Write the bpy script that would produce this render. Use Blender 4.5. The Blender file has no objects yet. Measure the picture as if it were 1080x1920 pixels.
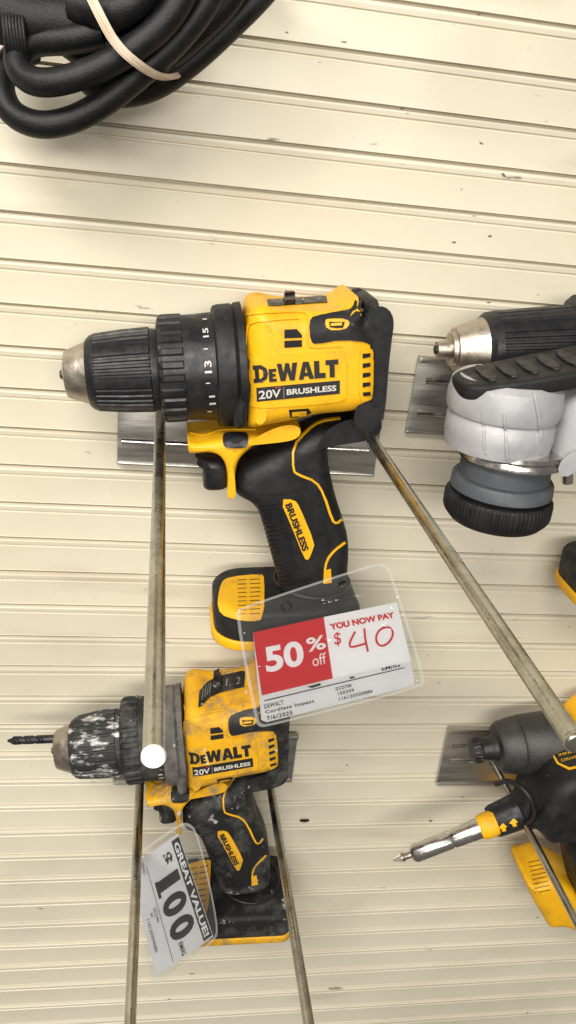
import bpy, math, random, bmesh
from mathutils import Vector, Matrix, geometry
from mathutils.bvhtree import BVHTree
random.seed(4)
S=bpy.context.scene; COL=S.collection
# ---------------- camera (calibrated from vanishing points) ----------------
F=1550.0; H=0.5
n=Vector((-229,-707,F)).normalized()
a=9330.0; b=(F*F-229*a)/707
h=Vector((a,b,F)).normalized(); d=n.cross(h)
RT=Vector((h.x,n.x,-d.x)); DN=Vector((h.y,n.y,-d.y)); FW=Vector((h.z,n.z,-d.z))
CAMP=Vector((0,-H,0))
cd=bpy.data.cameras.new("camera"); cam=bpy.data.objects.new("camera",cd); COL.objects.link(cam)
M=Matrix((RT,-DN,-FW)).transposed().to_4x4(); M.translation=CAMP; cam.matrix_world=M
cd.sensor_fit='VERTICAL'; cd.sensor_height=36; cd.lens=36*F/1920; cd.clip_start=.005; cd.clip_end=50
S.camera=cam
VP=Vector((311,253))
def ray(x,y): return RT*(x-540)+DN*(y-960)+FW*F
def unp(x,y,dep):
    r=ray(x,y); return CAMP+r*((H-dep)/r.y)
def rad(x,y,rp,dep):
    return rp*(H-dep)/ray(x,y).y
# ---------------- materials ----------------
def mat(name,col,rough=.5,metal=0,col2=None,scale=60,lo=.5,hi=.7,bump=0,bscale=400,spec=.5,stretch=None,detail=6,rvar=0,smudge=None):
    m=bpy.data.materials.new(name); m.use_nodes=True; nt=m.node_tree; N=nt.nodes; L=nt.links
    p=N["Principled BSDF"]; p.inputs["Base Color"].default_value=(*col,1); p.inputs["Roughness"].default_value=rough
    p.inputs["Metallic"].default_value=metal; p.inputs["Specular IOR Level"].default_value=spec
    tc=N.new("ShaderNodeTexCoord"); src=tc.outputs["Object"]
    if stretch:
        mp=N.new("ShaderNodeMapping"); mp.inputs["Scale"].default_value=stretch; L.new(src,mp.inputs[0]); src=mp.outputs[0]
    if col2 is not None:
        no=N.new("ShaderNodeTexNoise"); no.inputs["Scale"].default_value=scale; no.inputs["Detail"].default_value=detail
        no.inputs["Roughness"].default_value=.65; L.new(src,no.inputs["Vector"])
        cr=N.new("ShaderNodeValToRGB"); cr.color_ramp.elements[0].position=lo; cr.color_ramp.elements[0].color=(*col,1)
        cr.color_ramp.elements[1].position=hi; cr.color_ramp.elements[1].color=(*col2,1)
        L.new(no.outputs["Fac"],cr.inputs[0]); out=cr.outputs[0]
        if smudge:
          for si,sm in enumerate(smudge if isinstance(smudge,list) else [smudge]):
            mp2=N.new("ShaderNodeMapping"); mp2.inputs["Scale"].default_value=sm[4]; mp2.inputs["Location"].default_value=(.3+si,.7,.2); L.new(tc.outputs["Object"],mp2.inputs[0])
            n4=N.new("ShaderNodeTexNoise"); n4.inputs["Scale"].default_value=sm[0]; n4.inputs["Detail"].default_value=7; n4.inputs["Roughness"].default_value=.7; L.new(mp2.outputs[0],n4.inputs["Vector"])
            m4=N.new("ShaderNodeMapRange"); m4.inputs["From Min"].default_value=sm[1]; m4.inputs["From Max"].default_value=sm[2]; L.new(n4.outputs["Fac"],m4.inputs[0])
            mx=N.new("ShaderNodeMix"); mx.data_type='RGBA'; L.new(m4.outputs[0],mx.inputs[0]); L.new(out,mx.inputs[6]); mx.inputs[7].default_value=(*sm[3],1); out=mx.outputs[2]
        L.new(out,p.inputs["Base Color"])
    if rvar:
        n2=N.new("ShaderNodeTexNoise"); n2.inputs["Scale"].default_value=scale*1.7; L.new(src,n2.inputs["Vector"])
        mr=N.new("ShaderNodeMapRange"); mr.inputs["From Min"].default_value=.3; mr.inputs["From Max"].default_value=.7
        mr.inputs["To Min"].default_value=max(.02,rough-rvar); mr.inputs["To Max"].default_value=rough+rvar
        L.new(n2.outputs["Fac"],mr.inputs[0]); L.new(mr.outputs[0],p.inputs["Roughness"])
    if bump:
        n3=N.new("ShaderNodeTexNoise"); n3.inputs["Scale"].default_value=bscale; n3.inputs["Detail"].default_value=3; L.new(src,n3.inputs["Vector"])
        bp=N.new("ShaderNodeBump"); bp.inputs["Strength"].default_value=bump; bp.inputs["Distance"].default_value=.0006
        L.new(n3.outputs["Fac"],bp.inputs["Height"]); L.new(bp.outputs[0],p.inputs["Normal"])
    return m
YEL=mat("yellow_plastic",(.80,.415,.007),.47,0,(.58,.29,.012),60,.5,.75,.2,1500,rvar=.12,spec=.4,smudge=(130,.61,.72,(.16,.10,.03),(.5,1,1.4)))
BLK=mat("black_rubber",(.008,.008,.009),.55,0,(.026,.025,.024),70,.45,.8,.35,1800,rvar=.14,spec=.32,smudge=(170,.64,.74,(.11,.1,.09),(.6,1,1.4)))
GCB=mat("gearcase_rubber",(.009,.009,.010),.5,0,(.028,.026,.025),80,.45,.8,.35,1800,rvar=.14,spec=.32,smudge=(170,.64,.74,(.1,.09,.08),(1,1,.6)))
DRK=mat("dark_plastic",(.010,.010,.012),.42,0,(.028,.026,.026),110,.45,.8,.2,900,rvar=.12,spec=.35)
HOLE=mat("vent_dark",(.004,.004,.004),.8)
INK=mat("black_ink",(.012,.011,.01),.5)
WHT=mat("white_print",(.55,.53,.49),.5)
GRY=mat("grey_print",(.2,.19,.18),.5)
ORG=mat("red_print",(.6,.05,.02),.5)
STL=mat("chuck_steel",(.52,.46,.39),.4,1,(.3,.26,.22),90,.45,.75,.2,700,rvar=.1)
CHR=mat("bright_steel",(.72,.70,.67),.22,1,(.5,.47,.43),90,.4,.8,.1,500,rvar=.08)
ROD=mat("rod_steel",(.50,.49,.43),.3,1,(.28,.25,.20),60,.45,.75,.3,400,rvar=.1)
RODW=mat("rod_end_highlight",(.93,.93,.92),.3,.1)  # near-white colour paints the blown-out highlight on the steel rod's flat end
PLT=mat("galvanised_plate",(.54,.52,.48),.4,1,(.40,.38,.34),45,.4,.7,.15,200,rvar=.1,stretch=(.3,1,2.5))
YELD=mat("yellow_plastic_dusty",(.70,.36,.01),.58,0,(.33,.2,.05),75,.46,.72,.3,900,spec=.3,smudge=[(48,.55,.68,(.20,.17,.13),(1,1,.8)),(75,.63,.67,(.66,.64,.6),(1,1,.8))])
BLKD=mat("black_rubber_dusty",(.012,.012,.012),.6,0,(.11,.105,.1),60,.48,.8,.5,900,spec=.3,smudge=[(65,.61,.68,(.5,.48,.46),(1,1,.8))])
DRKD=mat("black_ribbed_dusty",(.015,.015,.015),.6,0,(.65,.64,.62),190,.52,.66,.5,900,stretch=(.35,1,1))
GRYD=mat("grey_worn_rubber",(.05,.046,.043),.6,0,(.17,.155,.14),50,.42,.7,.5,900,smudge=(80,.63,.7,(.4,.38,.36),(1,1,1)))
GRD2=mat("charcoal_plastic",(.022,.021,.021),.5,0,(.05,.046,.043),70,.42,.75,.4,900)
SILV=mat("cast_aluminium",(.36,.355,.37),.52,.25,(.45,.445,.46),38,.4,.65,.15,350,rvar=.08,smudge=(45,.6,.66,(.62,.62,.63),(1,1,1.4)))
GRU=mat("grey_rubber",(.06,.065,.075),.55,0,(.11,.11,.12),80,.5,.8,.3,900)
CORD=mat("cord_rubber",(.005,.005,.006),.5,0,(.02,.02,.02),90,.5,.8,.35,900,spec=.3)
BAND=mat("rubber_band",(.62,.5,.38),.55,0,(.5,.38,.27),90,.4,.7)
PAP=mat("white_card",(.80,.80,.83),.5,0,(.74,.74,.78),40,.4,.7)
RED=mat("red_sticker",(.62,.003,.012),.4,spec=.3)
REDI=mat("red_ink",(.6,.01,.015),.5)
WINK=mat("white_ink",(.88,.88,.91),.5)
def plastic(name,al,diff):
    m=bpy.data.materials.new(name); m.use_nodes=True; N=m.node_tree.nodes; L=m.node_tree.links
    N.remove(N["Principled BSDF"])
    p=N.new("ShaderNodeBsdfGlossy"); p.inputs["Roughness"].default_value=.1; df=N.new("ShaderNodeBsdfDiffuse"); df.inputs[0].default_value=(.75,.75,.72,1)
    t=N.new("ShaderNodeBsdfTransparent"); t.inputs[0].default_value=(.97,.97,.96,1); mx=N.new("ShaderNodeMixShader"); mx2=N.new("ShaderNodeMixShader")
    fr=N.new("ShaderNodeFresnel"); fr.inputs[0].default_value=1.45; mu=N.new("ShaderNodeMath"); mu.operation='MULTIPLY'; mu.inputs[1].default_value=al; L.new(fr.outputs[0],mu.inputs[0])
    no=N.new("ShaderNodeTexNoise"); no.inputs["Scale"].default_value=45; no.inputs["Detail"].default_value=4; tc=N.new("ShaderNodeTexCoord"); L.new(tc.outputs["Object"],no.inputs["Vector"])
    bp=N.new("ShaderNodeBump"); bp.inputs["Strength"].default_value=.9; bp.inputs["Distance"].default_value=.01; L.new(no.outputs["Fac"],bp.inputs["Height"]); L.new(bp.outputs[0],p.inputs["Normal"])
    mx2.inputs[0].default_value=diff; L.new(t.outputs[0],mx2.inputs[1]); L.new(df.outputs[0],mx2.inputs[2])
    L.new(mu.outputs[0],mx.inputs[0]); L.new(mx2.outputs[0],mx.inputs[1]); L.new(p.outputs[0],mx.inputs[2]); L.new(mx.outputs[0],N["Material Output"].inputs[0]); return m
CLR=plastic("clear_vinyl",1.5,.04); CLRE=plastic("clear_vinyl_edge",2.5,.3)
# ---------------- geometry helpers ----------------
class Part:
    def __init__(s,name): s.name=name; s.V=[]; s.Fa=[]; s.mi=[]; s.mats=[]
    def add(s,g,m):
        if m not in s.mats: s.mats.append(m)
        k=s.mats.index(m); o=len(s.V); s.V+= [Vector(v) for v in g[0]]
        for f in g[1]: s.Fa.append([i+o for i in f]); s.mi.append(k)
        return s
    def bvh(s): return BVHTree.FromPolygons([tuple(v) for v in s.V],s.Fa)
    def build(s,parent=None,anchor=Vector((0,0,0)),angle=38,label=None,swap=None):
        me=bpy.data.meshes.new(s.name); me.from_pydata([tuple(v-anchor) for v in s.V],[],s.Fa)
        for m in s.mats: me.materials.append((swap or {}).get(m.name,m))
        me.polygons.foreach_set("material_index",s.mi); me.update()
        me.polygons.foreach_set("use_smooth",[True]*len(me.polygons)); me.set_sharp_from_angle(angle=math.radians(angle))
        o=bpy.data.objects.new(s.name,me); COL.objects.link(o)
        if parent: o.parent=parent
        else: o.location=anchor
        if label: o["label"]=label
        return o
def thing(name,label,cat,anchor,group=None):
    e=bpy.data.objects.new(name,None); COL.objects.link(e); e.location=anchor; e.empty_display_size=.02
    e["label"]=label; e["category"]=cat
    if group: e["group"]=group
    return e
def chaikin(p,it=2,closed=True):
    p=[Vector(q) for q in p]
    for _ in range(it):
        o=[]; N=len(p)
        if not closed: o.append(p[0])
        for i in range(N if closed else N-1):
            A=p[i];B=p[(i+1)%N]; o+= [A*.75+B*.25,A*.25+B*.75]
        if not closed: o.append(p[-1])
        p=o
    return p
def weld(V,Fc,dist=1e-6):
    bm=bmesh.new(); vs=[bm.verts.new(v) for v in V]
    for f in Fc:
        try: bm.faces.new([vs[i] for i in f])
        except ValueError: pass
    bmesh.ops.remove_doubles(bm,verts=bm.verts,dist=dist); bmesh.ops.recalc_face_normals(bm,faces=bm.faces)
    bm.verts.index_update(); r=([v.co.copy() for v in bm.verts],[[v.index for v in f.verts] for f in bm.faces]); bm.free(); return r
def grab(cu,Mx):
    o=bpy.data.objects.new("tmp",cu); COL.objects.link(o)
    dg=bpy.context.evaluated_depsgraph_get(); oe=o.evaluated_get(dg); me=oe.to_mesh()
    V=[v.co.copy() for v in me.vertices]; Fc=[list(f.vertices) for f in me.polygons]
    oe.to_mesh_clear(); bpy.data.objects.remove(o); bpy.data.curves.remove(cu)
    V,Fc=weld(V,Fc,1e-5)
    return [Mx@v for v in V],Fc
SC=100.0
def resample(p,sp):
    N=len(p); tot=sum((p[(i+1)%N]-p[i]).length for i in range(N)); m=max(12,int(tot/sp)); st=tot/m; out=[];acc=0;nx=0
    for i in range(N):
        A=p[i];B=p[(i+1)%N];l=(B-A).length
        while nx<acc+l-1e-12 and len(out)<m: out.append(A.lerp(B,(nx-acc)/l)); nx+=st
        acc+=l
    return out
def slab(pts,Mx,half,bev,res=5,sp=None):
    p=[Vector((q[0],q[1])) for q in pts]
    N=len(p); A=sum(p[i].x*p[(i+1)%N].y-p[(i+1)%N].x*p[i].y for i in range(N))
    if A<0: p=p[::-1]
    per=sum((p[(i+1)%N]-p[i]).length for i in range(N))
    p=resample(p,sp or min(.0022,per/40)); N=len(p)
    rings=[(list(p),0.0)]; cur=list(p); ins=0
    for k in range(1,res+1):
        th=math.pi/2*k/res; want=bev*(1-math.cos(th)); dl=want-ins; ins=want
        nst=max(1,int(dl/.0008))
        for _ in range(nst):
            nx=[]
            for i in range(N):
                t=(cur[(i+1)%N]-cur[i-1]); 
                if t.length>1e-9: t.normalize()
                nx.append(cur[i]+Vector((-t.y,t.x))*(dl/nst))
            for __ in range(2): nx=[nx[i]*.6+(nx[i-1]+nx[(i+1)%N])*.2 for i in range(N)]
            cur=nx
        rings.append((list(cur),bev*math.sin(th)))
    V=[];Fc=[]; R=[]
    for sgn in (1,-1):
        seq=rings[::-1] if sgn==1 else rings
        for rg,hh in seq:
            R.append(len(V)); zz=sgn*(half-bev+hh); V+=[Vector((q.x,q.y,zz)) for q in rg]
    for k in range(len(R)-1):
        for i in range(N):
            j=(i+1)%N; Fc.append([R[k]+i,R[k]+j,R[k+1]+j,R[k+1]+i])
    last=rings[-1][0]
    r=geometry.delaunay_2d_cdt(last,[],[list(range(N))],1,1e-7)
    for zz in (half,-half):
        o=len(V); V+=[Vector((q.x,q.y,zz)) for q in r[0]]; Fc+=[[i+o for i in f] for f in r[2]]
    V,Fc=weld(V,Fc,2e-6)
    return [Mx@v for v in V],Fc
XZ=Matrix(((1,0,0,0),(0,0,-1,0),(0,1,0,0),(0,0,0,1)))
def sil(pts,yc,hf,it=2):
    p=chaikin(pts,it); N=len(p)
    A=sum(p[i].x*p[(i+1)%N].y-p[(i+1)%N].x*p[i].y for i in range(N)); sg=1 if A>0 else -1
    S_=[]
    for i in range(N):
        t=(p[(i+1)%N]-p[i-1]); nn=Vector((t.y,-t.x))*sg
        if nn.length>0: nn.normalize()
        S_.append(nn.dot((p[i]-VP).normalized()))
    for _ in range(3): S_=[S_[i]*.5+(S_[i-1]+S_[(i+1)%N])*.25 for i in range(N)]
    out=[]
    for i in range(N):
        w=unp(p[i].x,p[i].y,yc+hf*S_[i]); out.append((w.x,w.z))
    return out
def pillow(pts,yc,half,bev,it=2,res=5):
    q=sil(pts,yc,(half-bev*.6),it)
    return slab(q,Matrix.Translation((0,-yc,0))@XZ,half,bev,res)
def tube(pts,r,it=2,radii=None,res=5,cyc=False,smooth=True):
    P=chaikin(pts,it,not cyc is False) if it else [Vector(p) for p in pts]
    cu=bpy.data.curves.new("c",'CURVE'); cu.dimensions='3D'; sp=cu.splines.new('POLY'); sp.points.add(len(P)-1)
    for i,p in enumerate(P):
        sp.points[i].co=(*(p*SC),1)
        if radii: sp.points[i].radius=radii(i/(len(P)-1))
    sp.use_cyclic_u=cyc; cu.bevel_depth=r*SC; cu.bevel_resolution=res; cu.use_fill_caps=True
    return grab(cu,Matrix.Scale(1/SC,4))
def revolve(prof,N=64,mod=None,up=Vector((0,0,1))):
    ax=(prof[-1][0]-prof[0][0]).normalized() if (prof[-1][0]-prof[0][0]).length>1e-9 else Vector((1,0,0))
    u=ax.cross(up).normalized() if abs(ax.dot(up))<.95 else ax.cross(Vector((1,0,0))).normalized(); v=ax.cross(u)
    V=[];Fc=[]
    for k,(c,r) in enumerate(prof):
        for i in range(N):
            th=2*math.pi*i/N; rr=r*(mod(k,th) if mod else 1)
            V.append(c+u*math.cos(th)*rr+v*math.sin(th)*rr)
    for k in range(len(prof)-1):
        for i in range(N):
            j=(i+1)%N; Fc.append([k*N+i,k*N+j,(k+1)*N+j,(k+1)*N+i])
    Fc.append(list(range(N))[::-1]); Fc.append([(len(prof)-1)*N+i for i in range(N)])
    return V,Fc
def pip(p,poly):
    c=False;j=len(poly)-1
    for i in range(len(poly)):
        if (poly[i].y>p.y)!=(poly[j].y>p.y) and p.x<(poly[j].x-poly[i].x)*(p.y-poly[i].y)/(poly[j].y-poly[i].y)+poly[i].x: c=not c
        j=i
    return c
def cast(bv,x,y,off):
    r=ray(x,y).normalized(); hit,no,_,_=bv.ray_cast(CAMP,r)
    if hit is None: return None
    if no.dot(r)>0: no=-no
    return hit+no*off,no
def decal(pts,bv,off=.0005,it=1,step=9,thick=.0006):
    p=chaikin(pts,it) if it else [Vector(q) for q in pts]
    den=[]
    for i in range(len(p)):
        A=p[i];B=p[(i+1)%len(p)]; k=max(1,int((B-A).length/step))
        den+= [A.lerp(B,j/k) for j in range(k)]
    x0=min(q.x for q in den);x1=max(q.x for q in den);y0=min(q.y for q in den);y1=max(q.y for q in den)
    ins=[];yy=y0+step*.5
    while yy<y1:
        xx=x0+step*.5
        while xx<x1:
            q=Vector((xx,yy))
            if pip(q,den) and min((q-w).length for w in den)>step*.4: ins.append(q)
            xx+=step
        yy+=step
    Nb=len(den)
    r=geometry.delaunay_2d_cdt(den+ins,[],[list(range(Nb))],1,1e-4)
    vs,fs=r[0],r[2]
    return proj(vs,fs,bv,off,thick)
def proj(vs,fs,bv,off,thick=0):
    V=[];ok=[];NO=[]
    for q in vs:
        c=cast(bv,q[0],q[1],off)
        ok.append(c is not None); V.append(c[0] if c else Vector((0,0,0))); NO.append(c[1] if c else Vector((0,-1,0)))
    F2=[]
    for f in fs:
        if all(ok[i] for i in f):
            L=max((V[f[i]]-V[f[i-1]]).length for i in range(len(f)))
            if L<.03: F2.append(list(f))
    F3=[]
    for f in F2:
        nn=(V[f[1]]-V[f[0]]).cross(V[f[2]]-V[f[0]])
        F3.append(f if nn.dot(V[f[0]]-CAMP)<0 else f[::-1])
    if thick and F3:
        ed={}
        for f in F3:
            for i in range(len(f)): ed[(f[i-1],f[i])]=1
        base=len(V); W=[V[i]-NO[i]*thick for i in range(base)]
        ex=[]
        for (p_,q_) in ed:
            if (q_,p_) not in ed: ex.append([q_,p_,p_+base,q_+base])
        V=V+W; F3=F3+ex
    return V,F3
def strokepoly(path,w,it=1):
    p=chaikin(path,it,False); L=[];R=[]
    for i in range(len(p)):
        t=(p[min(i+1,len(p)-1)]-p[max(i-1,0)]).normalized(); nn=Vector((-t.y,t.x))*w*.5
        L.append(p[i]+nn);R.append(p[i]-nn)
    return L+R[::-1]
def stroke(path,w,bv,off=.0005,it=1,thick=.0005):
    pl=strokepoly(path,w,it); n2=len(pl)//2
    L=pl[:n2];R=pl[n2:][::-1]; vs=[];fs=[]
    for i in range(n2-1):
        k=max(1,int((L[i+1]-L[i]).length/6))
        for j in range(k): vs+= [L[i].lerp(L[i+1],j/k),R[i].lerp(R[i+1],j/k)]
    vs+= [L[-1],R[-1]]
    for i in range(len(vs)//2-1): fs.append([2*i,2*i+1,2*i+3,2*i+2])
    return proj(vs,fs,bv,off,thick)
def textgeo(s,bold=0.0,shear=0,sp=1.0):
    cu=bpy.data.curves.new("t",'FONT'); cu.body=s; cu.size=1; cu.offset=bold; cu.shear=shear; cu.space_character=sp; cu.resolution_u=4
    o=bpy.data.objects.new("tmp",cu); COL.objects.link(o); dg=bpy.context.evaluated_depsgraph_get(); oe=o.evaluated_get(dg); me=oe.to_mesh()
    V=[Vector((v.co.x,v.co.y)) for v in me.vertices]; Fc=[list(f.vertices) for f in me.polygons]
    oe.to_mesh_clear(); bpy.data.objects.remove(o); bpy.data.curves.remove(cu)
    x0=min(v.x for v in V);x1=max(v.x for v in V);y0=min(v.y for v in V);y1=max(v.y for v in V)
    return [Vector(((v.x-x0)/(x1-x0),(v.y-y0)/(y1-y0))) for v in V],Fc
def qmap(q,u,v): # q = bl,br,tr,tl
    bl,br,tr,tl=[Vector(t) for t in q]
    return bl.lerp(br,u).lerp(tl.lerp(tr,u),v)
def textpx(s,q,**k):
    V,Fc=textgeo(s,**k); return [qmap(q,v.x,v.y) for v in V],Fc
def text_on(s,q,bv,off=.0008,**k):
    V,Fc=textpx(s,q,**k); return proj(V,Fc,bv,off)
def flat(vs,fs,dep):
    V=[unp(v[0],v[1],dep) for v in vs]; o=[]
    for f in fs:
        nn=(V[f[1]]-V[f[0]]).cross(V[f[2]]-V[f[0]]); o.append(list(f) if nn.y<0 else list(f)[::-1])
    return V,o
def text_flat(s,q,dep,**k): return flat(*textpx(s,q,**k),dep)
def poly_flat(pts,dep,it=0):
    p=chaikin(pts,it) if it else [Vector(q) for q in pts]
    return flat(p,[list(range(len(p)))],dep)
GL={'D':(1.0,[[(0,0),(.55,0),(.9,.2),(1,.5),(.9,.8),(.55,1),(0,1),(0,.75),(.1,.75),(.1,.25),(0,.25)],[(.38,.22),(.38,.78),(.5,.78),(.66,.66),(.66,.34),(.5,.22)]]),
'E':(.72,[[(0,0),(.72,0),(.72,.24),(.36,.24),(.36,.39),(.64,.39),(.64,.61),(.36,.61),(.36,.76),(.72,.76),(.72,1),(0,1)]]),
'W':(1.45,[[(.22,0),(.56,0),(.72,.5),(.88,0),(1.22,0),(1.45,1),(1.1,1),(1.0,.45),(.86,1),(.6,1),(.45,.45),(.34,1),(0,1)]]),
'A':(1.1,[[(0,0),(.34,0),(.4,.18),(.7,.18),(.76,0),(1.1,0),(.75,1),(.35,1)],[(.46,.38),(.64,.38),(.55,.72)]]),
'L':(.8,[[(0,0),(.8,0),(.8,.3),(.38,.3),(.38,1),(0,1)]]),
'T':(.9,[[(.27,0),(.63,0),(.63,.72),(.9,.72),(.9,1),(0,1),(0,.72),(.27,.72)]])}
def logo(q,bv,off=.001):
    seq=[('D',1.0),('E',.74),('W',1.0),('A',1.0),('L',1.0),('T',1.0)]; x=0; items=[]
    for ch,s in seq:
        w,loops=GL[ch]; items.append((x,s,loops)); x+=w*s+(.02 if ch in 'AL' else .05)
    V=[];Fc=[]
    for x0,s,loops in items:
        cu=bpy.data.curves.new("c",'CURVE'); cu.dimensions='2D'; cu.fill_mode='FRONT'
        for lp in loops:
            sp=cu.splines.new('POLY'); sp.points.add(len(lp)-1); sp.use_cyclic_u=True
            for i,p in enumerate(lp): sp.points[i].co=(p[0]*s+x0,p[1]*s,0,1)
        g=grab(cu,Matrix.Identity(4)); o=len(V); V+=[qmap(q,v.x/x,v.y) for v in g[0]]; Fc+=[[i+o for i in f] for f in g[1]]
    return proj(V,Fc,bv,off)
def rect(x0,y0,x1,y1,dy=0): return [(x0,y0),(x1,y0+dy),(x1,y1+dy),(x0,y1)]

# ---------------- drill builder ----------------
DC=.045
def drill(label,T,dirty=False,big_chuck=False,group="cordless drills hung on hooks"):
    anchor=unp(600,665,DC)
    e=thing("cordless_drill",label,"cordless drill",anchor,group)
    swap={}
    if dirty: swap={"yellow_plastic":YELD,"black_rubber":BLKD,"dark_plastic":BLKD,"gearcase_rubber":GRYD}
    def B(p,parent=e,**k): return p.build(parent,anchor,swap=swap,**k)
    def ax(x): return 702+(x-118)*(684-702)/(465-118)
    def pr(L): return [(unp(x,ax(x),DC),rad(x,ax(x),r,DC)) for x,r in L]
    if not big_chuck:
        nose=[(117,9),(117,13),(121,15),(122,34),(124,42),(128,45),(150,53),(168,60),(173,63)]
        slv=[(165,55),(166,62),(174,69),(182,72),(182,72),(235,77),(284,79),(286,76),(291,76),(300,74),(303,60)]
    else:
        nose=[(20,8),(20,16),(38,19),(46,19),(47,33),(55,35),(56,42),(110,60),(115,62)]
        slv=[(110,55),(111,62),(120,70),(134,72),(134,72),(235,77),(284,79),(286,76),(291,76),(300,74),(303,60)]
    c=Part("chuck").add(revolve(pr(nose),72),STL)
    co=B(c,label="bare steel chuck nose" )
    x0=nose[0][0]
    j=Part("chuck_jaw").add(revolve(pr([(x0-5,5),(x0-4,8),(x0+6,9)]),12),INK); B(j,co)
    def ribs(k,th):
        if 4<=k<=6:
            f=(th/(2*math.pi)*40)%1; g=(th/(2*math.pi)*8)%1
            return .965 if (f<.4 and g>.2) else 1
        return 1
    s=Part("chuck_sleeve").add(revolve(pr(slv),240,ribs),DRK)
    so=B(s,angle=25)
    if dirty: so.data.materials[0]=DRKD
    def ribc(k,th):
        if 3<=k<=5:
            f=(th/(2*math.pi)*26)%1; return .965 if f<.5 else 1
        return 1
    c=Part("clutch_collar").add(revolve(pr([(298,60),(298,82),(301,94),(304,98),(308,100),(344,100),(346,97),(372,98),(404,100),(406,92)]),208,ribc),DRK)
    bv=c.bvh()
    for t,q in (("15",[(398,633),(396,616),(386,617),(387,634)]),("13",[(404,699),(402,676),(389,677),(390,700)]),("11",[(411,757),(409,740),(398,741),(399,758)])):
        c.add(text_on(t,[Vector(p)+Vector((-6,0)) for p in q],bv,.0006,bold=.02),WHT)
    for (x,y) in ((386,655),(390,718),(393,770),(384,600)):
        c.add(decal(rect(x-4,y-1,x+4,y+1),bv,.0006,0,thick=0),WHT)
    B(c,angle=25)
    g=Part("gearcase").add(revolve(pr([(402,90),(402,106),(405,111),(412,113),(436,114),(440,111),(443,115),(455,116),(458,90)]),120),GCB)
    g.add(pillow([(432,640),(452,636),(461,650),(459,690),(464,700),(464,740),(456,760),(462,790),(440,792),(430,760),(432,700)],DC,.0325,.004,1),GCB)
    B(g)
    hs=Part("housing").add(pillow([(450,650),(455,590),(458,562),(466,548),(484,547),(500,553),(520,558),(600,556),(614,552),(628,540),(650,537),(662,548),(668,570),(690,600),(702,640),(702,740),(694,762),(660,772),(600,776),(575,783),(540,792),(500,797),(460,795),(452,740)],DC,.0305,.011,1,6),YEL)
    bv=hs.bvh()
    hs.add(decal([(470,668),(560,662),(640,655),(648,664),(650,745),(640,752),(560,760),(474,766),(466,750),(466,680)],bv,.0009,2,thick=.0012),YEL)
    hs.add(decal([(671,655),(694,652),(698,664),(698,742),(690,750),(672,752)],bv,.0012,1,thick=.0015),YEL)
    for y in range(5):
        yy=662+y*18; hs.add(decal([(678,yy),(691,yy-1),(691,yy+6),(678,yy+9)],bv,.0018,0,thick=0),HOLE)
    hs.add(decal([(533,618),(556,617),(566,628),(566,633),(533,634)],bv,.0004,0,thick=0),HOLE)
    hs.add(decal([(533,639),(566,637),(566,650),(533,652)],bv,.0004,0,thick=0),HOLE)
    hs.add(decal([(541,768),(578,765),(584,773),(570,782),(544,782)],bv,.0004,0,thick=0),HOLE)
    hs.add(decal([(547,771),(574,769),(574,777),(547,779)],bv,.0009,0,thick=0),YEL)
    hs.add(stroke([(462,660),(464,620),(470,604),(520,600),(560,598)],2.5,bv,.0009),YEL)
    hs.add(stroke([(463,590),(500,588),(560,585),(578,590),(574,640),(580,652),(640,648)],2.5,bv,.0009),YEL)
    ho=B(hs)
    sl=Part("speed_selector").add(decal([(500,563),(612,556),(614,568),(502,575)],bv,.0006,0,thick=0),DRK)
    sl.add(decal([(532,558),(552,556),(554,571),(534,573)],bv,.0030,0,step=6,thick=.003),DRK)
    sl.add(decal([(533,546),(551,545),(553,562),(534,564)],bv,.0045,0,step=6,thick=.004),DRK)
    for x in (508,514,520,526): sl.add(decal(rect(x,564,x+2,571),bv,.0012,0,thick=0),GRY)
    sl.add(text_on("1",[(566,568),(570,567.5),(570,562),(566,563)],bv,.0012),GRY); sl.add(text_on("2",[(592,567),(603,566),(603,561),(592,562)],bv,.0012),GRY)
    B(sl,ho)
    rc=Part("rear_cover").add(pillow([(655,600),(660,552),(684,545),(702,557),(710,585),(718,612),(723,660),(723,736),(716,758),(702,772),(690,788),(668,792),(652,780),(650,700)],DC,.0285,.014,1,6),BLK)
    both=Part("x"); both.V=hs.V+rc.V; both.Fa=hs.Fa+[[i+len(hs.V) for i in f] for f in rc.Fa]; bb=both.bvh()
    pn=[(579,604),(588,594),(650,584),(662,578),(668,560),(700,560),(714,600),(721,660),(721,735),(712,758),(694,762),(700,740),(701,660),(694,642),(640,636),(592,645),(582,640)]
    rc.add(decal(pn,bb,.0010,1,step=7,thick=.002),BLK)
    rc.add(decal([(608,603),(616,600),(650,600),(656,606),(646,618),(612,619)],bb,.0016,1,thick=.001),YEL)
    rc.add(decal([(616,606),(646,605),(642,614),(617,615)],bb,.0022,0,thick=0),HOLE)
    rc.add(decal([(619,608),(641,607),(640,612),(619,613)],bb,.0026,0,thick=0),YEL)
    B(rc)
    nb=Part("name_label"); lb=hs.bvh()
    nb.add(logo([(477,718),(636,706),(635,673),(475,685)],lb,.0006),INK)
    nb.add(decal([(481,727),(637,713),(637,738),(482,753)],lb,.0004,0,thick=.0002),INK)
    nb.add(text_on("20V",[(486,748),(526,744),(526,728),(486,732)],lb,.0010,bold=.02),WHT)
    nb.add(text_on("MAX",[(516,727.5),(526,726.5),(526,723.5),(516,724.5)],lb,.0010,bold=.02),ORG)
    nb.add(decal(rect(531,725,532.5,746),lb,.0008,0,thick=0),GRY)
    nb.add(text_on("BRUSHLESS",[(537,740),(630,732),(630,721),(537,729)],lb,.0010,bold=.03),WHT)
    B(nb,ho)
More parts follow.
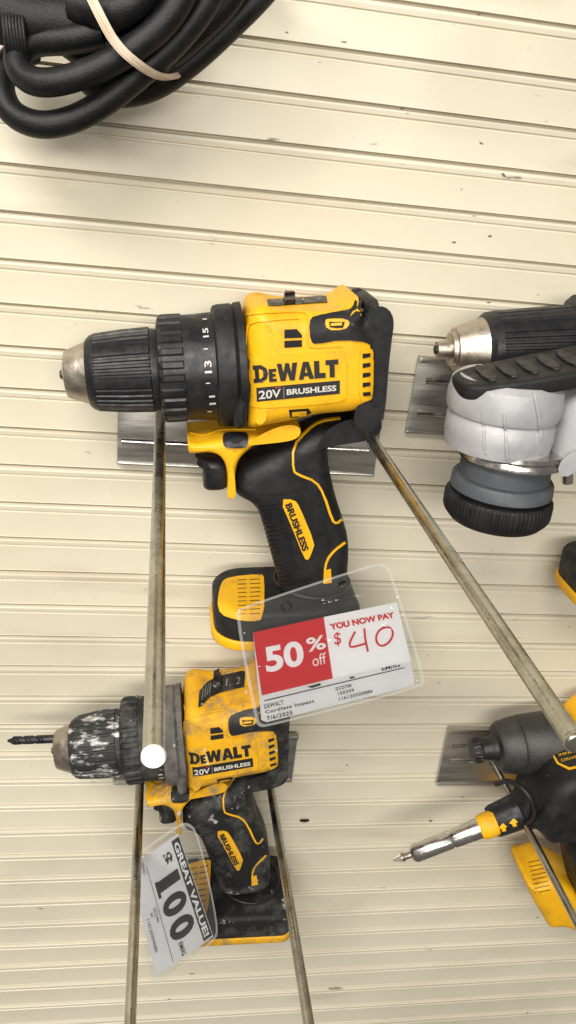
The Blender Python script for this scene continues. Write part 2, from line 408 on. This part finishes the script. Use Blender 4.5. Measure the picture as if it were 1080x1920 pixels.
    yk=Part("trigger_yoke").add(pillow([(350,800),(352,835),(360,848),(400,846),(418,850),(424,870),(424,922),(436,924),(438,880),(444,856),(470,838),(500,818),(545,798),(560,780),(470,780),(400,786),(352,796)],DC,.0215,.004,1),YEL)
    yb=yk.bvh()
    yk.add(stroke([(356,812),(380,818),(400,812),(412,806),(480,806)],2.5,yb,.0008),YEL)
    yo=B(yk)
    d_=Part("direction_button").add(decal([(418,820),(424,815),(460,815),(466,820),(464,834),(456,839),(424,839),(418,834)],yb,.0016,1,step=6,thick=.002),DRK)
    db=d_.bvh(); d_.add(decal([(430,824),(455,824),(448,831),(436,831)],db,.0004,0,thick=0),HOLE); B(d_,yo)
    tr=Part("trigger").add(pillow([(360,843),(374,858),(382,885),(379,905),(388,920),(412,921),(426,914),(426,880),(420,848),(395,840)],DC,.012,.005,2),DRK); B(tr)
    hd=Part("handle").add(pillow([(446,858),(470,840),(510,820),(548,797),(575,780),(640,772),(703,770),(703,788),(688,804),(650,808),(622,812),(612,830),(613,870),(624,920),(638,962),(649,1000),(650,1050),(646,1118),(528,1118),(516,1065),(502,1012),(488,962),(476,938),(450,928),(438,912),(440,878)],DC,.019,.009,1,6),BLK)
    hb=hd.bvh()
    hd.add(decal([(446,866),(472,846),(512,828),(545,812),(545,880),(560,900),(580,905),(560,920),(500,928),(455,918),(446,905)],hb,.0009,2,thick=.0015),BLK)
    for i in range(20):
        t=i/19; xl=484+t*42; yy=944+t*148
        hd.add(stroke([(xl,yy),(xl+22,yy+1),(xl+38,yy-5)],3.2,hb,.0009,1,.001),DRK)
    yl=[(638,785),(600,790),(575,808),(550,838),(549,882),(560,890),(592,902),(606,925),(622,975),(630,982),(640,974)]
    hd.add(stroke(yl,4,hb,.0007),YEL)
    hd.add(stroke([(646,1017),(626,1032),(612,1050),(608,1075),(612,1090)],4,hb,.0007),YEL)
    hd.add(decal([(607,1070),(620,1066),(622,1092),(606,1094)],hb,.0006,0,thick=.0004),YEL)
    hd.add(decal([(524,936),(552,936),(562,950),(590,1018),(586,1030),(578,1050),(570,1046),(548,990)],hb,.0008,1,thick=.0008),YEL)
    hb2=hd.bvh()
    hd.add(decal([(533,944),(546,940),(581,1022),(571,1034),(566,1034)],hb2,.0003,1,thick=0),YEL)
    hd.add(text_on("BRUSHLESS",[(534,946),(567,1034),(579,1029),(546,941)],hb2,.0007,bold=.045),INK)
    B(hd)
    L0=unp(398,1150,DC); R0=unp(692 if dirty else 662,1118,DC); tilt=math.radians(-1 if dirty else 4); top=unp(560,1115 if dirty else 1108,DC).z
    L=(R0.x-L0.x); wy=.031; r=.017; pts=[]
    for cx,cy,a0 in ((L-r*.6,wy-r*.6,0),(r*1.2,wy-r*1.2,90),(r*1.2,-wy+r*1.2,180),(L-r*.6,-wy+r*.6,270)):
        rr=r*1.2 if cx<L/2 else r*.6
        for k in range(9):
            A=math.radians(a0+k*90/8); pts.append((cx+rr*math.cos(A),cy+rr*math.sin(A)))
    def FM(z): return Matrix.Translation((L0.x,-DC,top+z))@Matrix.Rotation(-tilt,4,'Y')
    ft=Part("battery_foot").add(slab(pts,FM(-.012),.0115,.004),BLK)
    pts2=[((x-L/2)*1.02+L/2,y*1.03) for x,y in pts]
    ft.add(slab(pts2,FM(-.0235),.0035,.0015,3),YEL)
    fb=ft.bvh()
    ft.add(decal([(414,1095),(428,1084),(490,1078),(496,1086),(495,1160),(470,1164),(440,1160),(416,1152),(408,1128)],fb,.0010,1,thick=.0015),YEL)
    fb=ft.bvh()
    for k in range(9):
        y=1088+k*8
        ft.add(stroke([(446,y),(462,y-1)],1.2,fb,.0003,0,0),INK); ft.add(stroke([(468,y-1),(488,y-2)],1.2,fb,.0003,0,0),INK)
    B(ft)
    e.matrix_world=T(anchor)
    return e
def TT(px,py,rot,sc):
    def f(anchor):
        p=unp(px,py,DC); return Matrix.Translation(p)@Matrix.Rotation(math.radians(rot),4,'Y')@Matrix.Diagonal((*sc,1))
    return f
drill("clean yellow and black cordless drill resting on two hook rods",TT(600,665,0,(1,1,1)))
drill("dusty worn yellow and black cordless drill with drill bit fitted",TT(452,1352,-1.5,(.885,.97,.985)),dirty=True)
drill("cordless drill with large bright steel chuck behind grey sander",TT(1347,628,1,(1.02,1,1)),big_chuck=True)

p0=unp(14,1389,.045);p1=unp(108,1385,.045)
prof=[];K=60
for i in range(K+1):
    t=i/K; prof.append((p0.lerp(p1,t),(.0006+.0022*min(1,t*8))))
bt=Part("drill_bit").add(revolve(prof,24,lambda k,th:(.62 if math.cos(2*(th-k*.22))>.55 and k<44 else 1)),DRK)
o=bt.build(None,p0); o["label"]="dark twist drill bit held in dusty drill chuck"; o["category"]="drill bit"

# ---------------- hooks ----------------
def hook(label,quad,rods,ribs,length=.3205,extra=None,r=.0031,short=None):
    q=[unp(x,y,.003) for x,y in quad]; anchor=(q[0]+q[2])/2
    e=thing("display_hook",label,"display hook",anchor,"metal hooks on the slat wall")
    xl=(q[0].x+q[3].x)/2;xr=(q[1].x+q[2].x)/2;zt=q[0].z;zb=q[2].z
    P=[(xl,zb),(xr,zb),(xr,zt),(xl,zt)]
    p=Part("back_plate").add(slab(P,Matrix.Translation((0,-.004,0))@XZ,.0009,.0004,2,sp=.0008),PLT)
    p.add(slab([(xl,zt-.003),(xr,zt-.003),(xr,zt+.001),(xl,zt+.001)],Matrix.Translation((0,-.0065,0))@XZ,.0025,.001,2,sp=.0008),PLT)
    p.add(slab([(xl,zb-.0006),(xr,zb-.0006),(xr,zb+.0012),(xl,zb+.0012)],Matrix.Translation((0,-.0045,0))@XZ,.0015,.0006,2,sp=.0006),PLT)
    for (xa,ya,xb,yb_) in ribs:
        A=unp(xa,ya,.0045);Bq=unp(xb,yb_,.0045); Bq.z=A.z
        p.add(tube([A,Bq],.0022,0),CHR)
    p.build(e,anchor)
    for i,(x,y) in enumerate(rods):
        A=unp(x,y,.003); ln=short[i] if short else length+(.004 if i else 0)
        Bq=A+Vector((0,-ln,0))
        rd=Part("rod").add(tube([A,Bq-Vector((0,-.002,0))],r,0,res=8),ROD)
        rd.add(revolve([(Bq+Vector((0,.0025,0)),r*1.0),(Bq+Vector((0,.002,0)),r*1.1),(Bq+Vector((0,.0006,0)),r*1.1),(Bq,r*.95)],32,up=Vector((0,0,1))),RODW if i==0 else ROD)
        rd.add(revolve([(A+Vector((0,.001,0)),r*1.7),(A+Vector((0,-.003,0)),r*1.5),(A+Vector((0,-.005,0)),r)],24),PLT)
        rd.build(e,anchor)
    if extra:
        A=unp(*extra,.004); s=Part("stub_peg").add(revolve([(A,.0036),(A-Vector((0,.016,0)),.0036),(A-Vector((0,.018,0)),.0026)],24),CHR); s.build(e,anchor)
hook("long chrome double rod hook carrying clean cordless drill",[(232,745),(722,748),(699,890),(210,877)],[(301,760),(653,760)],[(228,827,370,830),(608,840,692,842)],extra=(640,800))
hook("long chrome double rod hook carrying dusty cordless drill",[(222,1375),(560,1366),(546,1461),(205,1474)],[(264,1425),(500,1428)],[(225,1432,262,1432),(505,1414,540,1414)])
hook("steel hook plate behind grey sander",[(784,668),(1180,680),(1170,832),(756,821)],[(1010,770),(1240,770)],[(797,713,880,716),(780,775,870,778)],short=[.09,.16])
hook("steel double rod hook carrying cordless screwdriver",[(838,1362),(1210,1364),(1200,1462),(821,1458)],[(925,1430),(1150,1430)],[(848,1397,900,1397),(842,1428,890,1428)],r=.0026)

# ---------------- price tag 1 ----------------
def tie(e,anchor,pts):
    t=Part("cable_tie").add(tube(pts,.0011,2,cyc=True),DRK); t.build(e,anchor)
an=unp(620,1200,.085)
e=thing("price_tag","clear sleeved red fifty percent off tag tied to drill handle","price tag",an,"plastic sleeved price tags")
D0=.0835
sv=Part("sleeve"); 
out=[(440,1150),(452,1138),(702,1056),(722,1056),(734,1070),(799,1272),(792,1290),(505,1362),(486,1364),(478,1352)]
op=chaikin(out,2); cen=Vector((618,1210)); inn=[cen+(p-cen)*.965 for p in op]
N=len(op); sv.add(flat(inn,[list(range(N))],D0+.0016),CLR)
sv.add(flat(op+inn,[[i,(i+1)%N,(i+1)%N+N,i+N] for i in range(N)],D0+.0016),CLRE); sv.build(e,an)
cdp=Part("paper_card")
cdp.add(poly_flat([(474,1186),(744,1129),(777,1272),(776,1286),(500,1354),(490,1350)],D0),PAP)
cdp.add(poly_flat([(496,1313),(759,1251),(759,1252.6),(496,1315)],D0+.0003),INK)
def line(s,x,y,w,hh,dep=D0+.0003,sl=-.235,m=INK,**k):
    cdp.add(text_flat(s,[(x,y),(x+w,y+w*sl),(x+w-hh*.15,y+w*sl-hh),(x-hh*.15,y-hh)],dep,**k),m)
line("DEWALT",496,1329,36,7.5,bold=.02,sp=1.15);line("Cordless Impact",498,1340.5,92,8,bold=.02,sp=1.1);line("7/6/2025",501,1351,48,7.5,bold=.02,sp=1.15)
line("DCD708",630,1295,29,6,bold=.02,sp=1.15);line("150399",634,1304,30,6,bold=.02,sp=1.15);line("116120320886",636,1313.5,63,6,bold=.02,sp=1.15)
line("EM/IG",716,1258,34,7,bold=.02)
cdp.add(poly_flat([(575,1288),(600,1281),(602,1285),(585,1290)],D0+.0003),INK); cdp.add(poly_flat([(655,1270),(664,1268),(665,1271),(656,1273)],D0+.0003),INK)
co=cdp.build(e,an)
st=Part("discount_sticker"); D1=D0+.0005
st.add(poly_flat([(474,1186),(607,1157),(624,1272),(491,1304)],D1),RED)
st.add(poly_flat([(607,1157),(744,1129),(771,1240),(624,1272)],D1),WINK)
D2=D1+.0002
st.add(text_flat("50",[(500,1262),(572,1247),(566,1199),(494,1214)],D2,bold=.035),WINK)
st.add(text_flat("%",[(577,1223),(612,1216),(608,1190),(573,1197)],D2,bold=.02),WINK)
st.add(text_flat("off",[(587,1250),(613,1244),(610,1223),(584,1229)],D2),WINK)
st.add(text_flat("YOU NOW PAY",[(620,1182),(741,1158),(738,1147),(617,1170)],D2,bold=.05),REDI)
st.add(text_flat("$",[(628,1213),(641,1210),(638,1184),(625,1187)],D2,bold=.01),REDI)
for path in ([(666,1184),(655,1206),(656,1213),(664,1213),(688,1206)],[(683,1178),(685,1200),(690,1222)],[(724,1176),(712,1180),(704,1194),(708,1209),(720,1212),(734,1200),(738,1184),(729,1175),(718,1177)]):
    pl=strokepoly(path,4,2); k=len(pl)
    st.add(flat(pl,[[i,i+1,k-2-i,k-1-i] for i in range(k//2-1)],D2),REDI)
st.build(e,an)
def ring(z_px,x0,x1,hw,depc=.045):
    A=unp(x0,z_px,depc);Bq=unp(x1,z_px,depc); c=(A+Bq)/2; rx=(Bq.x-A.x)/2
    return [c+Vector((rx*math.cos(t),-hw*math.sin(t),-.0015*math.sin(t))) for t in [i*math.pi/10 for i in range(20)]]
tie(e,an,ring(1086,515,655,.022))
g=Part("cable_tie").add(tube([unp(640,1100,.068),unp(634,1098,.083),unp(640,1092,.0865),unp(648,1090,.084)],.0011,0),DRK)
g.build(e,an)
g=Part("eyelet").add(tube([unp(537,1137,.0853)+Vector((.0028*math.cos(i*math.pi/8),0,.0028*math.sin(i*math.pi/8))) for i in range(16)],.0005,0,cyc=True),DRK); g.build(e,an)

# ---------------- price tag 2 ----------------
an=unp(320,1690,.09)
e=thing("price_tag","clear sleeved white tag reading great value one hundred","price tag",an,"plastic sleeved price tags")
D0=.088
out=[(238,1622),(246,1608),(330,1548),(352,1540),(372,1560),(412,1740),(402,1768),(305,1842),(290,1848),(280,1836)]
op=chaikin(out,2); cen=Vector((322,1695)); inn=[cen+(p-cen)*.96 for p in op]; N=len(op)
sv=Part("sleeve"); sv.add(flat(inn,[list(range(N))],D0+.0016),CLR); sv.add(flat(op+inn,[[i,(i+1)%N,(i+1)%N+N,i+N] for i in range(N)],D0+.0016),CLRE)
sv.build(e,an)
tl,tr_,br_,bl_=(334,1562),(400,1756),(294,1833),(242,1628)
Q=[bl_,br_,tr_,tl]
def q2(u0,u1,v0,v1): return [tuple(qmap(Q,u0,v0)),tuple(qmap(Q,u1,v0)),tuple(qmap(Q,u1,v1)),tuple(qmap(Q,u0,v1))]
cp=Part("paper_card").add(poly_flat([tl,tr_,br_,bl_],D0),PAP)
cp.add(poly_flat(q2(.03,.985,.84,.99),D0+.0003),INK)
cp.add(text_flat("GREAT VALUE!",q2(.06,.96,.865,.96),D0+.0006,bold=.035),WINK)
cp.add(text_flat("$",q2(.09,.19,.58,.78),D0+.0003,bold=.03),INK)
for (chx,u0,u1) in (("1",.27,.37),("0",.44,.62),("0",.66,.84)):
    cp.add(text_flat(chx,q2(u0,u1,.37,.8),D0+.0003,bold=.045 if chx=="0" else .02),INK)
cp.add(poly_flat(q2(.26,.41,.36,.41),D0+.00035),INK)
cp.add(text_flat("EM/IG",q2(.86,.98,.46,.53),D0+.0003,bold=.02),INK)
cp.add(poly_flat(q2(.08,.97,.30,.308),D0+.0003),INK)
for s,u0,u1,v in (("DCD794",.45,.58,.22),("WV",.47,.51,.145),("116120394080",.5,.8,.07),("DEWALT",.03,.14,.22)):
    cp.add(text_flat(s,q2(u0,u1,v,v+.05),D0+.0003),INK)
cp.build(e,an)
tie(e,an,[p for p in ring(1648,415,522,.021)])

# ---------------- slat wall ----------------
pitch=.025; z=-.0717+pitch*18; prof=[]
while z>-1.15:
    prof+=[(0,z),(-.0002,z-.0003),(.0035,z-.0004),(.0045,z-.0016),(.0015,z-.0021),(-.0006,z-.0027),(-.0009,z-.0036),(-.0004,z-.0060),(.0007,z-.0065),(.0007,z-.0072),(-.0001,z-.0078),(0,z-.0083)]
    z-=pitch
X0,X1=-.7,1.1
V=[];Fc=[]
NX=60
for (y,zz) in prof:
    for i in range(NX+1):
        x=X0+(X1-X0)*i/NX
        V.append((x,y+.0002*math.sin(x*9+zz*13)+.00006*math.sin(x*31+zz*240),zz+.0004*math.sin(x*7+math.floor(zz/pitch)*2.1)))
for k in range(len(prof)-1):
    for i in range(NX):
        Fc.append([k*(NX+1)+i,(k+1)*(NX+1)+i,(k+1)*(NX+1)+i+1,k*(NX+1)+i+1])
WM=mat("cream_enamel",(.68,.625,.50),.42,0,(.61,.555,.43),5,.35,.7,.08,300,rvar=.08)
nt=WM.node_tree; N_=nt.nodes; L_=nt.links; pb=N_["Principled BSDF"]; src=pb.inputs["Base Color"].links[0].from_socket
tc=N_.new("ShaderNodeTexCoord")
def scuff(prev,scale,st,lo,hi,col,loc=(0,0,0)):
    mp=N_.new("ShaderNodeMapping"); mp.inputs["Scale"].default_value=st; mp.inputs["Location"].default_value=loc; mp.inputs["Rotation"].default_value=(0,.03,0); L_.new(tc.outputs["Object"],mp.inputs[0])
    no=N_.new("ShaderNodeTexNoise"); no.inputs["Scale"].default_value=scale; no.inputs["Detail"].default_value=5; L_.new(mp.outputs[0],no.inputs["Vector"])
    mr=N_.new("ShaderNodeMapRange"); mr.inputs["From Min"].default_value=lo; mr.inputs["From Max"].default_value=hi; L_.new(no.outputs["Fac"],mr.inputs[0])
    mx=N_.new("ShaderNodeMix"); mx.data_type='RGBA'; L_.new(mr.outputs[0],mx.inputs[0]); L_.new(prev,mx.inputs[6]); mx.inputs[7].default_value=(*col,1); return mx.outputs[2]
src=scuff(src,25,(.25,1,1.2),.60,.8,(.5,.43,.33))
src=scuff(src,9,(.6,1,1),.5,.8,(.52,.47,.38),(3,1,2))
src=scuff(src,55,(.5,1,1.6),.70,.75,(.2,.17,.15))
src=scuff(src,160,(.5,1,1.2),.71,.74,(.12,.1,.09),(5,2,1))
L_.new(src,pb.inputs["Base Color"])
w=Part("slat_wall").add((V,Fc),WM); o=w.build(None,angle=20); o["label"]="cream painted metal slat wall with horizontal grooves"; o["category"]="wall"
hp=Part("hole"); c=unp(571,1538,.0016); hp.add(([c+Vector((.0042*math.cos(t),0,.0022*math.sin(t) if math.sin(t)<0 else .001*math.sin(t))) for t in [i*math.pi/10 for i in range(20)]],[list(range(20))]),HOLE); hp.build(o)

# ---------------- cord ----------------
def P3(L): return [unp(x,y,dp) for x,y,dp in L]
def otube(pts,r,it=2,radii=None):
    P=chaikin(pts,it,False); return tube(P,r,0,radii)
an=unp(200,100,.05)
e=thing("power_cord","bundled thick black rubber power cord hanging on slat wall","power cord",an)
cb=Part("cable")
r=.0062
cb.add(otube(P3([(60,95,.03),(15,110,.04),(-2,165,.05),(20,215,.055),(75,238,.06),(140,225,.06),(200,190,.06),(250,150,.06),(320,90,.06),(380,20,.06),(420,-60,.06)]),r,3),CORD)
cb.add(otube(P3([(190,60,.06),(120,75,.06),(50,80,.055),(28,110,.06),(45,148,.065),(90,158,.07),(160,140,.07),(230,105,.07),(300,55,.07),(340,0,.07),(360,-60,.07)]),r,3),CORD)
cb.add(otube(P3([(150,120,.03),(170,160,.03),(220,180,.035),(290,165,.035),(360,115,.035),(430,50,.035),(500,-20,.035),(540,-80,.03)]),r*1.05,3),CORD)
cb.add(otube(P3([(100,60,.04),(170,110,.04),(240,130,.045),(310,110,.045),(370,60,.045),(430,0,.045),(460,-60,.045)]),r*1.1,3),CORD)
cb.add(otube(P3([(200,90,.05),(260,60,.05),(300,10,.05),(330,-50,.05)]),r*1.3,3),CORD)
cb.add(otube(P3([(140,10,.06),(220,30,.07),(270,-10,.07),(290,-60,.07)]),r*1.2,3),CORD)
cb.build(e,an)
pg=Part("plug").add(otube(P3([(255,40,.05),(200,38,.05),(130,42,.05),(60,40,.05),(10,20,.05),(-60,0,.05)]),.0125,2,radii=lambda t:.75+.4*math.sin(min(1,t*1.6)*1.5)),CORD)
for i in range(7):
    c=unp(5+i*6,60+i*.5,.062); pg.add(otube([c+Vector((0,.004,.012)),c+Vector((.001,-.004,.004)),c+Vector((.002,-.004,-.006)),c+Vector((.002,.003,-.012))],.0011,2),CORD)
pg.build(e,an)
def ribbon(L,w):
    p=chaikin(P3(L),3,False); V=[];Fc=[]
    for i in range(len(p)):
        t=(p[min(i+1,len(p)-1)]-p[max(i-1,0)]).normalized(); s=t.cross((CAMP-p[i]).normalized()).normalized()*w/2; V+=[p[i]+s,p[i]-s]
    Fc=[[2*i,2*i+1,2*i+3,2*i+2] for i in range(len(p)-1)]; return V,Fc
bd=Part("rubber_band")
for dx,dy in ((0,0),(9,-3)):
    L=[(150+dx,-40,.082),(178+dx,20+dy,.085),(212+dx,85+dy,.0855),(262+dx,128+dy,.083),(300+dx,148+dy,.068),(335,142+dy,.045)]
    g=ribbon(L,.0024 if dx==0 else .0018); bd.add(g,BAND)
bd.add(otube(P3([(150,-40,.0815),(178,20,.0845),(212,85,.085),(262,128,.0825),(300,148,.0675),(335,142,.0445)]),.0010,2),BAND)
o=bd.build(None,an); o["label"]="beige rubber band wrapped around black cord bundle"; o["category"]="rubber band"

# ---------------- sander ----------------
SD=.10
an=unp(945,850,SD)
e=thing("pneumatic_sander","silver cast metal sander with black ridged paddle and knurled ring","sander",an)
def vx(L,cx,dep=SD,lean=-.02):
    out=[]
    c0=unp(cx,L[0][0],dep)
    for y,rp in L:
        q=unp(cx,y,dep); out.append((Vector((c0.x+(q.z-c0.z)*lean,-dep,q.z)),rad(cx,y,rp,dep)))
    return out
bd=Part("body").add(revolve(vx([(706,20),(706,92),(716,104),(739,108),(762,107),(772,103),(775,98),(780,98),(784,101),(812,101),(818,99),(822,99),(836,96)],955),96),SILV)
bd.add(pillow([(1000,724),(1040,694),(1080,684),(1110,672),(1160,700),(1160,800),(1110,850),(1060,866),(1020,866),(1000,850)],SD,.026,.010,2),SILV)
bb=bd.bvh()
bd.add(stroke([(905,770),(908,800),(910,850)],3.5,bb,.0010,1,.002),SILV)
bd.add(stroke([(945,775),(948,810),(950,860)],4,bb,.0012,1,.002),SILV)
bd.add(stroke([(1000,740),(1010,790),(1012,850)],5,bb,.0012,1,.002),SILV)
bd.build(e,an)
pd=Part("paddle")
c=unp(960,722,SD)
pp=chaikin([(-.034,.004),(-.032,.012),(-.02,.016),(.01,.019),(.09,.022),(.09,-.022),(.01,-.021),(-.02,-.019),(-.032,-.013),(-.034,-.004)],2)
Mp=Matrix.Translation(c+Vector((.001,-.004,.006)))@Matrix.Rotation(math.radians(-14),4,'Y')@Matrix.Rotation(math.radians(2),4,'X')
pd.add(slab(pp,Mp,.0045,.0022),BLK)
for i in range(9):
    x=-.022+i*.011
    pd.add(slab(chaikin([(x,-.013),(x+.0065,-.014),(x+.0075,.011),(x+.001,.012)],1),Mp@Matrix.Translation((0,0,.0048)),.0012,.0006,2,sp=.001),DRK)
pd.build(e,an)
cl=Part("band_clamp").add(revolve(vx([(830,90),(830,100),(836,104),(841,100),(847,103),(853,103),(857,92)],962),96),CHR)
cl.add(tube([unp(1064,868,.085),unp(1064,905,.085)],.0032,0),CHR); cl.add(slab([(q.x,q.z) for q in [unp(1050,870,.12),unp(1082,866,.12),unp(1084,892,.12),unp(1052,896,.12)]],Matrix.Translation((0,-.10,0))@XZ,.006,.002),CHR)
cl.build(e,an)
bs=Part("base_collar").add(revolve(vx([(852,84),(858,84),(890,84),(893,78)],952),96),GRU)
bs.add(revolve(vx([(890,80),(892,91),(896,94),(914,95),(918,90),(922,80)],944),96),GRU); bs.build(e,an)
kr=Part("knurled_ring").add(revolve(vx([(921,80),(923,95),(927,98),(933,99),(953,98),(959,95),(970,86),(974,60),(978,36),(990,32)],937),300,lambda k,th:(1.015 if (th/(2*math.pi)*75)%1<.5 and 2<=k<=5 else 1)),BLK)
kr.build(e,an,angle=25)

# ---------------- driver tools ----------------
SD=.06
an=unp(1000,1480,SD)
e=thing("impact_driver","black and yellow impact driver with chrome magnetic bit holder","impact driver",an)
def lin(A,B_,L,dep,dep2=None):
    A3=unp(*A,dep);B3=unp(*B_,dep if dep2 is None else dep2); out=[]
    for t,rp in L: out.append((A3.lerp(B3,t),rad(*A,rp,dep)))
    return out
bh=Part("bit_holder").add(revolve(lin((770,1603),(905,1551),[(0,8),(.02,13),(.06,17),(.55,17),(.57,15.5),(.6,17.5),(1,19)],.06),48),CHR)
bo=bh.build(e,an)
bi=Part("screwdriver_bit").add(revolve(lin((737,1613),(778,1600),[(0,2),(.1,4),(.35,8),(.45,9),(.55,6),(1,6)],.06),12,lambda k,th:(.6 if k<4 and math.cos(4*th)>0 else 1)),STL)
bi.build(e,an)
ns=Part("nose_collar").add(revolve(lin((898,1553),(930,1541),[(0,10),(.02,21),(.3,24),(.8,24),(1,22)],.06),48),YEL)
ns.add(revolve(lin((918,1543),(1010,1505),[(0,10),(.02,27),(.1,30),(.6,33),(.65,38),(1,44)],.056),48),DRK)
nb_=ns.bvh()
for x,y in ((942,1552),(962,1543)):
    ns.add(decal([(x-8,y),(x+1,y-9),(x+9,y-2),(x+5,y-1),(x+7,y+5),(x,y+7),(x-2,y+2)],nb_,.0005,0,step=5,thick=0),YEL)
ns.build(e,an)
bd=Part("housing").add(pillow([(985,1430),(1010,1388),(1060,1375),(1130,1372),(1200,1385),(1210,1480),(1180,1540),(1100,1575),(1060,1570),(1020,1562),(1000,1535),(975,1510),(975,1470)],.06,.028,.010,2,6),BLK)
bb=bd.bvh()
bd.add(decal([(1022,1390),(1085,1377),(1110,1434),(1052,1447)],bb,.0006,1,thick=.0006),YEL)
b2=bd.bvh(); bd.add(decal([(1026,1394),(1083,1382),(1106,1431),(1055,1442)],b2,.0003,1,thick=0),INK)
b3=bd.bvh()
for k in range(3): bd.add(text_on(("BRUSHLESS","IMPACT","DRIVER")[k],[(1044+k*5,1409+k*10),(1082+k*4,1400+k*10),(1080+k*4,1395+k*10),(1042+k*5,1404+k*10)],b3,.0004,bold=.0),YEL)
bd.build(e,an)
hn=Part("handle").add(pillow([(1050,1550),(1120,1545),(1150,1640),(1180,1760),(1110,1770),(1085,1700),(1060,1620)],.06,.018,.008,2),BLK); hn.build(e,an)
ft=Part("battery_foot").add(pillow([(962,1600),(985,1582),(1010,1590),(1100,1640),(1200,1700),(1195,1760),(1100,1745),(1060,1728),(1022,1722),(1005,1690),(980,1650)],.04,.024,.008,2),YEL)
fb=ft.bvh()
for k in range(8): ft.add(stroke([(990+k*2,1618+k*8),(1018+k*2,1612+k*8)],1.2,fb,.0004,0,0),INK)
ft.build(e,an)
tc2=Part("belt_loop").add(otube([unp(930,1470,.05),unp(955,1462,.06),unp(990,1485,.075),unp(1008,1530,.08),unp(985,1545,.07)],.0018,2),DRK); tc2.build(e,an)
an=unp(980,1390,.035)
e=thing("cordless_screwdriver","grey cordless screwdriver tucked behind black impact driver on hook","cordless screwdriver",an)
h2=Part("housing").add(revolve(lin((928,1402),(1060,1385),[(0,28),(.02,42),(.08,48),(.3,54),(.32,51),(.36,55),(1,57)],.035),64),GRD2)
h2.add(pillow([(1058,1330),(1070,1304),(1100,1298),(1180,1296),(1180,1380),(1075,1380),(1062,1360)],.030,.020,.008,2),YEL); h2.build(e,an)
n2=Part("chuck").add(revolve(lin((884,1408),(929,1402),[(0,14),(.02,20),(.2,24),(.35,24),(.4,20),(.7,22),(1,26)],.035),80,lambda k,th:(.93 if (th/(2*math.pi)*20)%1<.5 and k in(2,3) else 1)),DRK); n2.build(e,an)

# ---------------- lights ----------------
def area(loc,tgt,sx,sy,p,col):
    l=bpy.data.lights.new("shop_light",'AREA'); l.shape='RECTANGLE'; l.size=sx; l.size_y=sy; l.energy=p; l.color=col
    o=bpy.data.objects.new("shop_light",l); COL.objects.link(o); o.location=loc
    o.rotation_euler=(Vector(tgt)-Vector(loc)).to_track_quat('-Z','Y').to_euler()
area((-.6,-1.0,.85),(-.05,0,-.55),1.3,.35,30,(1,.965,.89))
area((-.15,-1.8,.3),(.0,0,-.7),1.4,.3,26,(1,.97,.91))
W=bpy.data.worlds.new("World"); S.world=W; W.use_nodes=True; nt=W.node_tree; bg=nt.nodes["Background"]; bg.inputs[1].default_value=.24
tcw=nt.nodes.new("ShaderNodeTexCoord"); sx=nt.nodes.new("ShaderNodeSeparateXYZ"); cr=nt.nodes.new("ShaderNodeValToRGB")
nt.links.new(tcw.outputs["Generated"],sx.inputs[0])
mr=nt.nodes.new("ShaderNodeMapRange"); mr.inputs[1].default_value=-1; nt.links.new(sx.outputs[2],mr.inputs[0]); nt.links.new(mr.outputs[0],cr.inputs[0]); nt.links.new(cr.outputs[0],bg.inputs[0])
cr.color_ramp.elements[0].color=(.6,.55,.48,1); cr.color_ramp.elements[1].color=(1,.96,.89,1)
S.view_settings.view_transform='Standard'; S.view_settings.look='None'; S.view_settings.exposure=0
